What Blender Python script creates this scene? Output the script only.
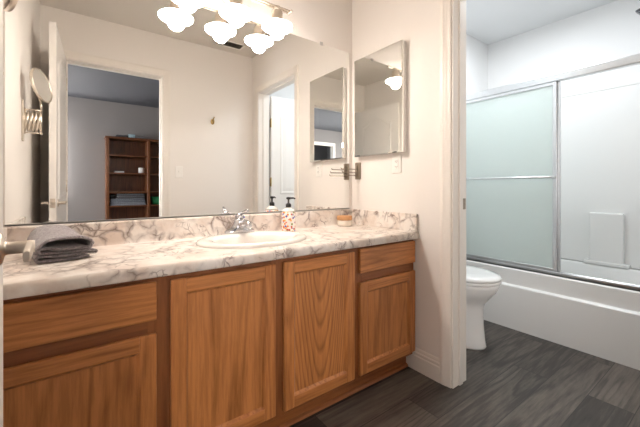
import bpy, bmesh, math, random
from mathutils import Vector, Matrix

for o in list(bpy.data.objects):
    bpy.data.objects.remove(o)
SC = bpy.context.scene
COL = SC.collection
PI = math.pi
random.seed(7)

# ------------------------------------------------------------------ camera, world, lights, exposure
CB = 1.78                       # distance of the camera from the mirror wall (y = 0)
FPX = 328.0
cam_d = bpy.data.cameras.new('camera')
cam_d.sensor_width = 36.0
cam_d.lens = FPX / 640 * 36
cam_d.shift_y = -(213.5 - 187.5) / 640
cam_d.clip_start = 0.01
cam = bpy.data.objects.new('camera', cam_d)
COL.objects.link(cam)
cam.location = (0, -CB, 1.07)
cam.rotation_euler = (PI / 2, 0, math.radians(-36.5))
SC.camera = cam

world = bpy.data.worlds.new('world')
SC.world = world
world.use_nodes = True
world.node_tree.nodes['Background'].inputs[0].default_value = (0.55, 0.68, 0.9, 1)
world.node_tree.nodes['Background'].inputs[1].default_value = 0.3

SHADE_STRENGTH = 26.0
SHADE_COLOR = (1.0, 0.89, 0.785)


def area(name, loc, rot, sx, sy, power, color):
    d = bpy.data.lights.new(name, 'AREA')
    d.shape = 'RECTANGLE'
    d.size, d.size_y = sx, sy
    d.energy = power
    d.color = color
    o = bpy.data.objects.new(name, d)
    COL.objects.link(o)
    o.location = loc
    o.rotation_euler = rot
    return o


# ceiling lamp of the toilet room
area('toilet_room_ceiling_light', (2.45, -0.75, 2.50), (0, 0, 0), 0.45, 0.45, 11.5, (0.92, 0.965, 1.0))
# added unseen fill lights for bedroom and vanity (left-hand wall and far wall)
area('bedroom_fill_light', (-3.15, -3.2, 1.45), (0, math.radians(-90), 0), 1.3, 1.6, 105, (1.0, 0.97, 0.94))
area('bedroom_fill_light', (-0.70, -4.86, 1.55), (math.radians(90), 0, math.radians(180)), 0.8, 1.2, 105, (1.0, 0.98, 0.96))

SC.view_settings.view_transform = 'Standard'
SC.view_settings.look = 'None'
SC.view_settings.exposure = 0.80
SC.view_settings.gamma = 1.0
SC.view_settings.use_curve_mapping = False
SC.cycles.max_bounces = 14
SC.cycles.diffuse_bounces = 6
SC.cycles.glossy_bounces = 8
SC.cycles.transmission_bounces = 8
SC.cycles.sample_clamp_indirect = 8.0

# ------------------------------------------------------------------ materials


def newmat(name):
    m = bpy.data.materials.new(name)
    m.use_nodes = True
    nt = m.node_tree
    return m, nt, nt.nodes['Principled BSDF']


def N(nt, typ, **kw):
    n = nt.nodes.new(typ)
    for k, v in kw.items():
        setattr(n, k, v)
    return n


def coords(nt, scale=(1, 1, 1), rot=(0, 0, 0)):
    tc = N(nt, 'ShaderNodeTexCoord')
    mp = N(nt, 'ShaderNodeMapping')
    mp.inputs['Scale'].default_value = scale
    mp.inputs['Rotation'].default_value = rot
    nt.links.new(tc.outputs['Object'], mp.inputs['Vector'])
    return mp.outputs['Vector']


def ramp(nt, fac, stops):
    r = N(nt, 'ShaderNodeValToRGB')
    el = r.color_ramp.elements
    while len(el) < len(stops):
        el.new(0.5)
    for e, (p, c) in zip(el, stops):
        e.position = p
        e.color = (*c, 1) if len(c) == 3 else c
    nt.links.new(fac, r.inputs['Fac'])
    return r.outputs['Color']


def noise(nt, vec, scale, detail=3, rough=0.5, dist=0.0):
    n = N(nt, 'ShaderNodeTexNoise')
    n.inputs['Scale'].default_value = scale
    n.inputs['Detail'].default_value = detail
    n.inputs['Roughness'].default_value = rough
    n.inputs['Distortion'].default_value = dist
    nt.links.new(vec, n.inputs['Vector'])
    return n.outputs['Fac']


def mixc(nt, fac, a, b, mode='MIX'):
    m = N(nt, 'ShaderNodeMix', data_type='RGBA', blend_type=mode)
    for inp, v in ((m.inputs[0], fac), (m.inputs[6], a), (m.inputs[7], b)):
        if hasattr(v, 'is_output'):
            nt.links.new(v, inp)
        elif isinstance(v, (int, float)):
            inp.default_value = v
        else:
            inp.default_value = (*v, 1)
    return m.outputs[2]


def bump(nt, bsdf, h, strength=0.1, dist=0.01):
    b = N(nt, 'ShaderNodeBump')
    b.inputs['Strength'].default_value = strength
    b.inputs['Distance'].default_value = dist
    nt.links.new(h, b.inputs['Height'])
    nt.links.new(b.outputs['Normal'], bsdf.inputs['Normal'])


def paint(name, color, rough=0.5, var=0.03, scale=3.0, bumpy=0.0, bscale=180, metallic=0.0, spec=0.5, coat=0.0):
    m, nt, b = newmat(name)
    v = coords(nt)
    lo = tuple(max(0, c * (1 - var)) for c in color)
    hi = tuple(min(1, c * (1 + var)) for c in color)
    nt.links.new(ramp(nt, noise(nt, v, scale), [(0.3, lo), (0.7, hi)]), b.inputs['Base Color'])
    b.inputs['Roughness'].default_value = rough
    b.inputs['Metallic'].default_value = metallic
    b.inputs['Specular IOR Level'].default_value = spec
    b.inputs['Coat Weight'].default_value = coat
    if bumpy:
        bump(nt, b, noise(nt, v, bscale, 2), bumpy, 0.002)
    return m


def oak(name, axis, dark=(0.24, 0.076, 0.018), light=(0.64, 0.262, 0.082), cathedral=1.0, shift=0.0, arch=None):
    """oak with the grain along axis 'x', 'y' or 'z'"""
    m, nt, b = newmat(name)
    s = {'x': (0.07, 1, 1), 'y': (1, 0.07, 1), 'z': (1, 1, 0.07)}[axis]
    v = coords(nt, s)
    if shift:
        v.node.inputs['Location'].default_value = (shift, shift, shift)
    # growth rings: bands from a stretched slow noise
    n1 = noise(nt, v, 5.0 * cathedral, 2, 0.4, 0.3)
    mul = N(nt, 'ShaderNodeMath', operation='MULTIPLY')
    mul.inputs[1].default_value = 15.0
    nt.links.new(n1, mul.inputs[0])
    if arch is not None:
        # flat-sawn board: nested parabolas around the line x = arch, bent a little by the noise
        tc = N(nt, 'ShaderNodeTexCoord')
        sp = N(nt, 'ShaderNodeSeparateXYZ')
        nt.links.new(tc.outputs['Object'], sp.inputs[0])

        def mth(op, a, b):
            q = N(nt, 'ShaderNodeMath', operation=op)
            for inp, val in zip(q.inputs, (a, b)):
                if hasattr(val, 'is_output'):
                    nt.links.new(val, inp)
                else:
                    inp.default_value = val
            return q.outputs[0]
        dx = mth('SUBTRACT', mth('ADD', sp.outputs[0], mth('MULTIPLY', n1, 0.10)), arch + 0.05)
        dd = mth('MULTIPLY', mth('MULTIPLY', dx, dx), 330.0)
        val = mth('SUBTRACT', mth('MULTIPLY', sp.outputs[2], 8.0), dd)
        mul.inputs[1].default_value = 3.0
        val = mth('ADD', val, mul.outputs[0])
        mul = val.node
    fr = N(nt, 'ShaderNodeMath', operation='FRACT')
    nt.links.new(mul.outputs[0], fr.inputs[0])
    rings = ramp(nt, fr.outputs[0], [(0.0, (0.35,) * 3), (0.25, (0.85,) * 3), (0.75, (1,) * 3), (1.0, (0.35,) * 3)])
    fine = noise(nt, v, 75.0, 4, 0.65)
    finec = ramp(nt, fine, [(0.38, (0.25,) * 3), (0.60, (1,) * 3)])
    broad = noise(nt, v, 9.0, 3, 0.5)
    f = mixc(nt, 0.45 if arch is None else 0.3, rings, finec)
    f2 = mixc(nt, 0.35, f, broad)
    nt.links.new(ramp(nt, f2, [(0.28, dark), (0.58, tuple((a + c) / 2 for a, c in zip(dark, light))), (0.9, light)]), b.inputs['Base Color'])
    b.inputs['Roughness'].default_value = 0.36
    b.inputs['Coat Weight'].default_value = 0.15
    b.inputs['Coat Roughness'].default_value = 0.25
    bump(nt, b, fine, 0.08, 0.002)
    return m


def marble_mat():
    m, nt, b = newmat('marble_laminate')
    v = coords(nt)
    nd = N(nt, 'ShaderNodeTexNoise')
    nd.inputs['Scale'].default_value = 6.0
    nd.inputs['Detail'].default_value = 4
    nt.links.new(v, nd.inputs['Vector'])
    sub = N(nt, 'ShaderNodeVectorMath', operation='SUBTRACT')
    sub.inputs[1].default_value = (0.5, 0.5, 0.5)
    nt.links.new(nd.outputs['Color'], sub.inputs[0])
    sc = N(nt, 'ShaderNodeVectorMath', operation='SCALE')
    sc.inputs['Scale'].default_value = 0.20
    nt.links.new(sub.outputs[0], sc.inputs[0])
    add = N(nt, 'ShaderNodeVectorMath', operation='ADD')
    nt.links.new(v, add.inputs[0])
    nt.links.new(sc.outputs[0], add.inputs[1])
    cur = None
    for scale, w in ((12.0, 0.15), (23.0, 0.10)):
        vo = N(nt, 'ShaderNodeTexVoronoi', feature='DISTANCE_TO_EDGE')
        vo.inputs['Scale'].default_value = scale
        nt.links.new(add.outputs[0], vo.inputs['Vector'])
        vein = ramp(nt, vo.outputs['Distance'], [(0.0, (1, 1, 1)), (w * 0.22, (0.62,) * 3), (w, (0, 0, 0))])
        mask = ramp(nt, noise(nt, v, 7.0 if scale < 15 else 11.0, 3), [(0.44 if scale < 15 else 0.52, (0, 0, 0)), (0.62, (1, 1, 1))])
        q = mixc(nt, 1.0, vein, mask, 'MULTIPLY')
        cur = q if cur is None else mixc(nt, 1.0, cur, q, 'LIGHTEN')
    cloud = ramp(nt, noise(nt, v, 9.0, 5, 0.6), [(0.35, (0.70, 0.60, 0.53)), (0.58, (0.84, 0.79, 0.74))])
    veined = mixc(nt, cur, cloud, (0.19, 0.135, 0.115))
    nt.links.new(veined, b.inputs['Base Color'])
    b.inputs['Roughness'].default_value = 0.28
    return m


def floor_mat():
    m, nt, b = newmat('grey_wood_plank_vinyl')
    v = coords(nt)
    br = N(nt, 'ShaderNodeTexBrick')
    br.offset = 0.37
    br.inputs['Color1'].default_value = (0, 0, 0, 1)
    br.inputs['Color2'].default_value = (1, 1, 1, 1)
    br.inputs['Mortar'].default_value = (0.5, 0.5, 0.5, 1)
    br.inputs['Scale'].default_value = 1.0
    br.inputs['Mortar Size'].default_value = 0.0016
    br.inputs['Brick Width'].default_value = 1.22
    br.inputs['Row Height'].default_value = 0.178
    nt.links.new(v, br.inputs['Vector'])
    # every plank shifts the grain so no two match
    comb = N(nt, 'ShaderNodeVectorMath', operation='MULTIPLY_ADD')
    comb.inputs[1].default_value = (3.7, 5.3, 2.1)
    nt.links.new(br.outputs['Color'], comb.inputs[0])
    mp = N(nt, 'ShaderNodeMapping')
    mp.inputs['Scale'].default_value = (0.085, 1, 1)
    nt.links.new(v, mp.inputs['Vector'])
    nt.links.new(mp.outputs[0], comb.inputs[2])
    gv = comb.outputs[0]
    n1 = noise(nt, gv, 5.0, 3, 0.5, 0.4)
    mul = N(nt, 'ShaderNodeMath', operation='MULTIPLY')
    mul.inputs[1].default_value = 12.0
    nt.links.new(n1, mul.inputs[0])
    fr = N(nt, 'ShaderNodeMath', operation='FRACT')
    nt.links.new(mul.outputs[0], fr.inputs[0])
    rings = ramp(nt, fr.outputs[0], [(0.0, (0.2,) * 3), (0.3, (0.75,) * 3), (0.8, (0.9,) * 3), (1.0, (0.2,) * 3)])
    fine = noise(nt, gv, 70.0, 5, 0.7)
    broad = noise(nt, gv, 3.0, 3, 0.6)
    f = mixc(nt, 0.72, rings, fine)
    f = mixc(nt, 0.40, f, broad)
    f = mixc(nt, 0.13, f, br.outputs['Color'])
    wood = ramp(nt, f, [(0.30, (0.011, 0.009, 0.0075)), (0.5, (0.040, 0.033, 0.028)), (0.70, (0.150, 0.126, 0.106))])
    col = mixc(nt, br.outputs['Fac'], wood, (0.012, 0.011, 0.010))
    nt.links.new(col, b.inputs['Base Color'])
    b.inputs['Roughness'].default_value = 0.42
    bump(nt, b, fine, 0.06, 0.002)
    return m


def mirror_mat(name, tint=(0.90, 0.91, 0.90), rough=0.0):
    m, nt, b = newmat(name)
    b.inputs['Base Color'].default_value = (*tint, 1)
    b.inputs['Metallic'].default_value = 1.0
    b.inputs['Roughness'].default_value = rough
    return m


def frosted_glass():
    m, nt, b = newmat('frosted_glass')
    b.inputs['Base Color'].default_value = (0.90, 0.955, 0.94, 1)
    b.inputs['Roughness'].default_value = 0.55
    b.inputs['Transmission Weight'].default_value = 0.72
    b.inputs['IOR'].default_value = 1.3
    v = coords(nt)
    bump(nt, b, noise(nt, v, 220, 2), 0.10, 0.002)
    return m


def opal_glass(name, strength):
    m, nt, b = newmat(name)
    b.inputs['Base Color'].default_value = (0.95, 0.93, 0.9, 1)
    b.inputs['Roughness'].default_value = 0.25
    b.inputs['Emission Color'].default_value = (*SHADE_COLOR, 1)
    b.inputs['Emission Strength'].default_value = strength
    return m


def terry(name, color):
    m, nt, b = newmat(name)
    v = coords(nt)
    n = noise(nt, v, 130, 3, 0.75)
    lo = tuple(c * 0.55 for c in color)
    hi = tuple(min(1, c * 1.5) for c in color)
    nt.links.new(ramp(nt, n, [(0.35, lo), (0.68, hi)]), b.inputs['Base Color'])
    b.inputs['Roughness'].default_value = 0.95
    b.inputs['Sheen Weight'].default_value = 0.4
    bump(nt, b, n, 0.9, 0.004)
    return m


def floral():
    m, nt, b = newmat('floral_ceramic')
    v = coords(nt)
    vo = N(nt, 'ShaderNodeTexVoronoi')
    vo.inputs['Scale'].default_value = 75
    nt.links.new(v, vo.inputs['Vector'])
    sep = N(nt, 'ShaderNodeSeparateColor')
    nt.links.new(vo.outputs['Color'], sep.inputs[0])
    cols = ramp(nt, sep.outputs[0], [(0.0, (0.75, 0.22, 0.05)), (0.3, (0.85, 0.42, 0.10)), (0.5, (0.12, 0.14, 0.42)), (0.72, (0.55, 0.10, 0.06)), (0.9, (0.25, 0.34, 0.12))])
    cols.node.color_ramp.interpolation = 'CONSTANT'
    spot = ramp(nt, vo.outputs['Distance'], [(0.46, (1, 1, 1)), (0.54, (0, 0, 0))])
    nt.links.new(mixc(nt, spot, (0.86, 0.80, 0.74), cols), b.inputs['Base Color'])
    b.inputs['Roughness'].default_value = 0.2
    return m


M = dict(
    wall=paint('cream_wall_paint', (0.84, 0.80, 0.765), 0.6, 0.01, 1.5, 0.04, 160),
    cool_wall=paint('white_wall_paint', (0.82, 0.82, 0.82), 0.6, 0.01, 1.5, 0.04, 160),
    ceiling=paint('ceiling_paint', (0.76, 0.72, 0.67), 0.8, 0.01, 1.5, 0.25, 120),
    cool_ceiling=paint('white_ceiling_paint', (0.74, 0.75, 0.76), 0.8, 0.01, 1.5, 0.2, 120),
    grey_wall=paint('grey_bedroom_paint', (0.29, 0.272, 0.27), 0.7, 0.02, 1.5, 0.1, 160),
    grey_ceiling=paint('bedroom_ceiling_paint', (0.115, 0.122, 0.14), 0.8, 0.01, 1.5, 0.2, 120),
    trim=paint('white_trim_paint', (0.85, 0.80, 0.75), 0.35, 0.01, 2.0),
    door=paint('white_door_paint', (0.86, 0.83, 0.80), 0.35, 0.01, 2.0),
    floor=floor_mat(),
    marble=marble_mat(),
    oak_v=oak('oak_vertical_grain', 'z'),
    oak_h=oak('oak_horizontal_grain', 'x', shift=3.3),
    oak_panel=oak('oak_panel_grain', 'z', cathedral=0.8, shift=1.7),
    oak_bold=oak('oak_cathedral_panel_grain', 'z', cathedral=1.3, shift=5.1, dark=(0.16, 0.045, 0.011), arch=0.225),
    oak_dark=oak('oak_frame_grain', 'z', dark=(0.145, 0.042, 0.011), light=(0.32, 0.112, 0.034), shift=2.2),
    oak_kick=oak('oak_base_board', 'x', dark=(0.145, 0.042, 0.011), light=(0.32, 0.112, 0.034), shift=0.9),
    shelf_wood=oak('bookcase_wood', 'x', dark=(0.085, 0.029, 0.010), light=(0.24, 0.082, 0.026)),
    shelf_side=oak('bookcase_side_wood', 'z', dark=(0.085, 0.029, 0.010), light=(0.24, 0.082, 0.026)),
    mirror=mirror_mat('mirror_glass'),
    mirror2=mirror_mat('cabinet_mirror_glass', (0.88, 0.89, 0.87)),
    chrome=mirror_mat('chrome', (0.60, 0.60, 0.62), 0.12),
    nickel=paint('brushed_nickel', (0.70, 0.63, 0.55), 0.36, 0.06, 40, metallic=1.0),
    alu=paint('satin_aluminium', (0.66, 0.67, 0.68), 0.28, 0.03, 30, metallic=1.0),
    channel=paint('grey_mirror_channel', (0.55, 0.54, 0.53), 0.35, 0.02, 20, metallic=0.2),
    brass=paint('aged_brass', (0.50, 0.35, 0.14), 0.35, 0.1, 40, metallic=1.0),
    porcelain=paint('white_porcelain', (0.86, 0.85, 0.84), 0.10, 0.005, 2, coat=0.4),
    bisque=paint('bisque_porcelain', (0.82, 0.78, 0.735), 0.12, 0.005, 2, coat=0.4),
    acrylic=paint('white_acrylic', (0.84, 0.84, 0.83), 0.22, 0.005, 2),
    plastic=paint('white_plastic', (0.88, 0.86, 0.83), 0.35, 0.01, 3),
    black=paint('black_plastic', (0.015, 0.014, 0.014), 0.35, 0.2, 20),
    dark=paint('dark_recess', (0.03, 0.028, 0.026), 0.8, 0.1, 20),
    bronze=paint('oil_rubbed_bronze', (0.30, 0.245, 0.19), 0.4, 0.15, 60, metallic=0.4),
    frost=frosted_glass(),
    opal=opal_glass('opal_glass_lit', SHADE_STRENGTH * 1.5),
    opal_top=opal_glass('opal_glass_upper', SHADE_STRENGTH * 0.14),
    towel=terry('grey_terry_cloth', (0.26, 0.232, 0.245)),
    towel_blue=terry('blue_grey_terry_cloth', (0.17, 0.19, 0.225)),
    towel_dark=terry('charcoal_terry_cloth', (0.09, 0.09, 0.102)),
    towel_pale=terry('pale_grey_terry_cloth', (0.23, 0.25, 0.285)),
    floral=floral(),
    cork=paint('pale_wood_lid', (0.52, 0.27, 0.12), 0.6, 0.15, 60),
    wax=paint('cream_candle_glass', (0.80, 0.72, 0.63), 0.12, 0.02, 5, coat=0.5),
    green=paint('green_plastic', (0.03, 0.32, 0.11), 0.4, 0.05, 8),
    teal=paint('pale_blue_paper', (0.35, 0.50, 0.58), 0.6, 0.2, 20),
    white_in=paint('white_cardboard', (0.75, 0.74, 0.72), 0.5, 0.02, 8),
)

# ------------------------------------------------------------------ mesh helpers


def box(bm, x0, x1, y0, y1, z0, z1, bevel=0.0, seg=2, mi=0):
    r = bmesh.ops.create_cube(bm, size=1.0)
    vs = r['verts']
    for v in vs:
        v.co = Vector(((x0 + x1) / 2 + v.co.x * (x1 - x0), (y0 + y1) / 2 + v.co.y * (y1 - y0), (z0 + z1) / 2 + v.co.z * (z1 - z0)))
    fs = set(f for v in vs for f in v.link_faces)
    for f in fs:
        f.material_index = mi
    if bevel > 0:
        es = list(set(e for v in vs for e in v.link_edges))
        bmesh.ops.bevel(bm, geom=es, offset=bevel, segments=seg, affect='EDGES', profile=0.5, material=mi)
    return bm


def B(*boxes):
    bm = bmesh.new()
    for b in boxes:
        box(bm, *b)
    return bm


def loft(bm, rings, cap0=True, cap1=True, closed=True, mi=0):
    R = [[bm.verts.new(p) for p in ring] for ring in rings]
    n = len(R[0])
    for i in range(len(R) - 1):
        for j in range(n if closed else n - 1):
            f = bm.faces.new((R[i][j], R[i][(j + 1) % n], R[i + 1][(j + 1) % n], R[i + 1][j]))
            f.smooth = True
            f.material_index = mi
    if cap0:
        bm.faces.new(list(reversed(R[0]))).material_index = mi
    if cap1:
        bm.faces.new(R[-1]).material_index = mi
    return bm


def frame_of(axis):
    a = Vector(axis).normalized()
    h = Vector((0, 0, 1)) if abs(a.z) < 0.9 else Vector((1, 0, 0))
    u = a.cross(h).normalized()
    return a, u, a.cross(u).normalized()


def lathe(bm, c, axis, prof, n=32, cap=True, mi=0, sx=1.0, sy=1.0):
    """prof: (radius, distance along axis)"""
    a, u, w = frame_of(axis)
    c = Vector(c)
    rings = []
    for r, h in prof:
        rings.append([c + a * h + u * (math.cos(2 * PI * k / n) * max(r, 1e-4) * sx) + w * (math.sin(2 * PI * k / n) * max(r, 1e-4) * sy) for k in range(n)])
    return loft(bm, rings, cap, cap, True, mi)


def cyl(bm, p0, p1, r, n=20, mi=0, bev=0.0):
    p0, p1 = Vector(p0), Vector(p1)
    L = (p1 - p0).length
    if bev:
        prof = [(r - bev, 0), (r, bev), (r, L - bev), (r - bev, L)]
    else:
        prof = [(r, 0), (r, L)]
    return lathe(bm, p0, p1 - p0, prof, n, True, mi)


def tube(bm, pts, r, n=10, closed=False, mi=0):
    pts = [Vector(p) for p in pts]
    m = len(pts)
    rings = []
    rs = r if isinstance(r, (list, tuple)) else [r] * m
    pu = None
    for i, p in enumerate(pts):
        if closed:
            t = pts[(i + 1) % m] - pts[i - 1]
        else:
            t = pts[min(i + 1, m - 1)] - pts[max(i - 1, 0)]
        t.normalize()
        if pu is None:
            _, u, w = frame_of(t)
        else:
            u = (pu - t * pu.dot(t)).normalized()
            w = t.cross(u)
        pu = u
        rings.append([p + u * math.cos(2 * PI * k / n) * rs[i] + w * math.sin(2 * PI * k / n) * rs[i] for k in range(n)])
    if closed:
        rings.append(rings[0])
        return loft(bm, rings, False, False, True, mi)
    return loft(bm, rings, True, True, True, mi)


def rrect(x0, x1, y0, y1, r, z, n=6):
    pts = []
    for cx, cy, a0 in ((x1 - r, y1 - r, 0), (x0 + r, y1 - r, 90), (x0 + r, y0 + r, 180), (x1 - r, y0 + r, 270)):
        for k in range(n + 1):
            a = math.radians(a0 + 90 * k / n)
            pts.append((cx + r * math.cos(a), cy + r * math.sin(a), z))
    return pts


def prism(bm, poly, d, mi=0, smooth=False):
    """poly: list of 3D points, swept along vector d"""
    d = Vector(d)
    a = [bm.verts.new(p) for p in poly]
    b = [bm.verts.new(Vector(p) + d) for p in poly]
    n = len(a)
    for j in range(n):
        f = bm.faces.new((a[j], a[(j + 1) % n], b[(j + 1) % n], b[j]))
        f.material_index = mi
        f.smooth = smooth
    bm.faces.new(list(reversed(a))).material_index = mi
    bm.faces.new(b).material_index = mi
    return bm


def world_loc(o):
    v = Vector((0, 0, 0))
    while o:
        v += o.location
        o = o.parent
    return v


def tag(o, label=None, cat=None, group=None, kind=None):
    for k, v in (('label', label), ('category', cat), ('group', group), ('kind', kind)):
        if v:
            o[k] = v
    return o


def thing(name, loc, label, cat, group=None, kind=None):
    o = bpy.data.objects.new(name, None)
    o.empty_display_size = 0.05
    COL.objects.link(o)
    o.location = loc
    return tag(o, label, cat, group, kind)


def obj(name, bm, mat, parent=None, label=None, cat=None, group=None, kind=None, smooth=False, rot=None):
    """link bm as ONE object; rot = (angle about z, pivot)"""
    bmesh.ops.recalc_face_normals(bm, faces=bm.faces[:])
    if rot:
        bmesh.ops.rotate(bm, cent=rot[1], matrix=Matrix.Rotation(rot[0], 3, 'Z'), verts=bm.verts[:])
    if parent is not None:
        org = world_loc(parent)
    else:
        xs = [v.co for v in bm.verts]
        org = Vector(((min(c.x for c in xs) + max(c.x for c in xs)) / 2, (min(c.y for c in xs) + max(c.y for c in xs)) / 2, min(c.z for c in xs)))
    for v in bm.verts:
        v.co -= org
    me = bpy.data.meshes.new(name)
    bm.to_mesh(me)
    bm.free()
    for mm in (mat if isinstance(mat, (list, tuple)) else [mat]):
        me.materials.append(mm)
    if smooth:
        for p in me.polygons:
            p.use_smooth = True
    o = bpy.data.objects.new(name, me)
    COL.objects.link(o)
    if parent is not None:
        o.parent = parent
    else:
        o.location = org
    return tag(o, label, cat, group, kind)


def copy_tree(o, parent=None):
    c = o.copy()
    COL.objects.link(c)
    c.parent = parent
    for ch in [q for q in bpy.data.objects if q.parent == o]:
        copy_tree(ch, c)
    return c


def struct(name, bm, mat, parent=None, label=None):
    return obj(name, bm, mat, parent, label, kind='structure' if parent is None else None)


def Y(b):
    return b - CB

# ------------------------------------------------------------------ the setting
XL, XW, XT = -0.24, 1.607, 1.734        # left wall, partition faces
ZC = 2.547                              # ceiling
YF, YO = Y(0.082), Y(0.082) - 0.115     # doorway wall: bathroom face, bedroom face
DX0, DX1, DZ = -0.079, 0.665, 2.145     # doorway to the bedroom
OY0, OY1, OZ = Y(0.235), Y(0.985), 2.115 # opening to the toilet room
XB = 3.405                              # long wall behind the tub
YB = Y(1.70)                            # toilet room end wall
BX0, BX1, BY = -3.2, 2.75, 1.78 - 6.70  # bedroom

struct('floor', B((BX0 - 0.1, XB + 0.15, BY - 1.6, 0.12, -0.05, 0.0)), M['floor'])
struct('wall_back', B((XL - 0.1, XT, 0.0, 0.1, 0, ZC)), M['wall'])
struct('wall_left', B((XL - 0.1, XL, YF, 0.0, 0, ZC)), M['wall'])
struct('wall_right', B((XW, XT, OY1, 0.0, 0, ZC), (XW, XT, OY0, OY1, OZ, ZC), (XW, XT, YF, OY0, 0, ZC)), M['wall'])
bm = B((BX0, DX0, YO + 0.006, YF, 0, ZC), (DX1, XT, YO + 0.006, YF, 0, ZC), (DX0, DX1, YO + 0.006, YF, DZ, ZC))
struct('wall_front', bm, M['wall'])
struct('ceiling_vanity', B((XL - 0.1, XT - 0.06, YF - 0.06, 0.1, ZC, ZC + 0.06)), M['ceiling'])
# toilet room
struct('wall_toilet_end', B((XT, XB + 0.1, YB, YB + 0.1, 0, ZC)), M['cool_wall'])
struct('wall_tub', B((XB + 0.02, XB + 0.12, Y(0.08), YB + 0.1, 0, ZC)), M['cool_wall'])
struct('wall_toilet_front', B((XT, XB + 0.1, Y(-0.02), Y(0.08), 0, ZC), (2.64, XB + 0.02, Y(0.08), Y(0.18), 0, ZC)), M['cool_wall'])
struct('wall_toilet_side', B((XT, XT + 0.004, OY1 + 0.06, YB, 0, ZC), (XT, XT + 0.004, OY0 - 0.06, OY1 + 0.06, OZ + 0.06, ZC)), M['cool_wall'])
struct('ceiling_toilet_room', B((XT - 0.06, XB + 0.12, Y(-0.02), YB + 0.1, ZC, ZC + 0.06)), M['cool_ceiling'])
# bedroom
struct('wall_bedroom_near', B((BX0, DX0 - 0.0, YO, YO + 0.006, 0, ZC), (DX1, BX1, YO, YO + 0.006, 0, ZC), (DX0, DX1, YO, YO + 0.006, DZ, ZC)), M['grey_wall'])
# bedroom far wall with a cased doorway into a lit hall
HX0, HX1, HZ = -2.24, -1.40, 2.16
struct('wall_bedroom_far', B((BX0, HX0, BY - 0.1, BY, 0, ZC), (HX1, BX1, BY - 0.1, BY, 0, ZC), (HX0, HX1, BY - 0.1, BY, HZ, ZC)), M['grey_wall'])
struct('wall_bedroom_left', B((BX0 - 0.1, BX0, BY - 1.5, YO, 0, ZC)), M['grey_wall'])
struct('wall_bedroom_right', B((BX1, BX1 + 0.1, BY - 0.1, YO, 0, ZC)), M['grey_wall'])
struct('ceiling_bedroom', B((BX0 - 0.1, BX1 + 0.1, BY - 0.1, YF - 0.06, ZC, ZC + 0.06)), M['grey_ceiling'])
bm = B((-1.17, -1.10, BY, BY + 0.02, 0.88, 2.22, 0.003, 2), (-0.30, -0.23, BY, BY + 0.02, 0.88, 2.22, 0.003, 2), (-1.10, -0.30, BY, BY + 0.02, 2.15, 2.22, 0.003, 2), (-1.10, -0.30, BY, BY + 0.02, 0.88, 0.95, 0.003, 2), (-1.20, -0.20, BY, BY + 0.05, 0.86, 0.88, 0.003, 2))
struct('fill_light_frame', bm, M['trim'])  # window-like frame added around the far fill light; wall has no opening
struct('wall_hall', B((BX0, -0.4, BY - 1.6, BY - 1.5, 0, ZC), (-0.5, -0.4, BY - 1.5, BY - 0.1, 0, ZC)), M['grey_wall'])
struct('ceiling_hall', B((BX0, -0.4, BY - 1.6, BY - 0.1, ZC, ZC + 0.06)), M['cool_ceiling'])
hl = bpy.data.lights.new('hall_lamp', 'POINT')
hl.energy = 14
hl.shadow_soft_size = 0.1
hl.color = (0.85, 0.93, 1.0)
hlo = bpy.data.objects.new('hall_lamp', hl)
COL.objects.link(hlo)
hlo.location = (-1.0, BY - 0.9, 1.9)


def casing(axis, face, out, u0, u1, ztop, w=0.062, t=0.015):
    """Moulded casing around an opening. axis: the direction the opening runs along; face: wall plane; out: +1/-1."""
    bm = bmesh.new()
    r = 0.005
    prof = [(0, 0), (0, 0.5), (0.05, 0.62), (0.12, 0.66), (0.30, 0.68), (0.36, 0.76), (0.46, 0.84), (0.58, 0.86), (0.64, 0.97), (0.78, 1.0), (0.94, 0.97), (1.0, 0.85), (1.0, 0)]
    path = []
    for q, d in prof:
        o = r + w * q
        ring = [(u0 - o, 0.0), (u0 - o, ztop + o), (u1 + o, ztop + o), (u1 + o, 0.0)]
        h = face + out * t * d
        path.append([((u, h, z) if axis == 'x' else (h, u, z)) for u, z in ring])
    V = [[bm.verts.new(p) for p in ring] for ring in path]
    n = len(V)
    for k in range(n):
        for j in range(3):
            bm.faces.new((V[k][j], V[k][j + 1], V[(k + 1) % n][j + 1], V[(k + 1) % n][j]))
    bm.faces.new([V[k][0] for k in range(n)])
    bm.faces.new([V[k][3] for k in range(n)][::-1])
    return bm


def jamb_boxes(axis, f0, f1, u0, u1, ztop, stop, th=0.004):
    """lining of an opening (thin boards) and the door stop; stop = (s0, s1) across the wall"""
    res = []
    e = 0.002
    for a0, a1, z0, z1 in ((u0 - 0.002, u0 + th, 0, ztop), (u1 - th, u1 + 0.002, 0, ztop), (u0, u1, ztop - th, ztop + 0.002)):
        res.append((a0, a1, f0 - e, f1 + e, z0, z1) if axis == 'x' else (f0 - e, f1 + e, a0, a1, z0, z1))
    s0, s1 = stop
    d = 0.013
    for a0, a1, z0, z1 in ((u0, u0 + d, 0, ztop), (u1 - d, u1, 0, ztop), (u0, u1, ztop - d, ztop)):
        res.append((a0, a1, s0, s1, z0, z1, 0.002, 1) if axis == 'x' else (s0, s1, a0, a1, z0, z1, 0.002, 1))
    return res


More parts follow.
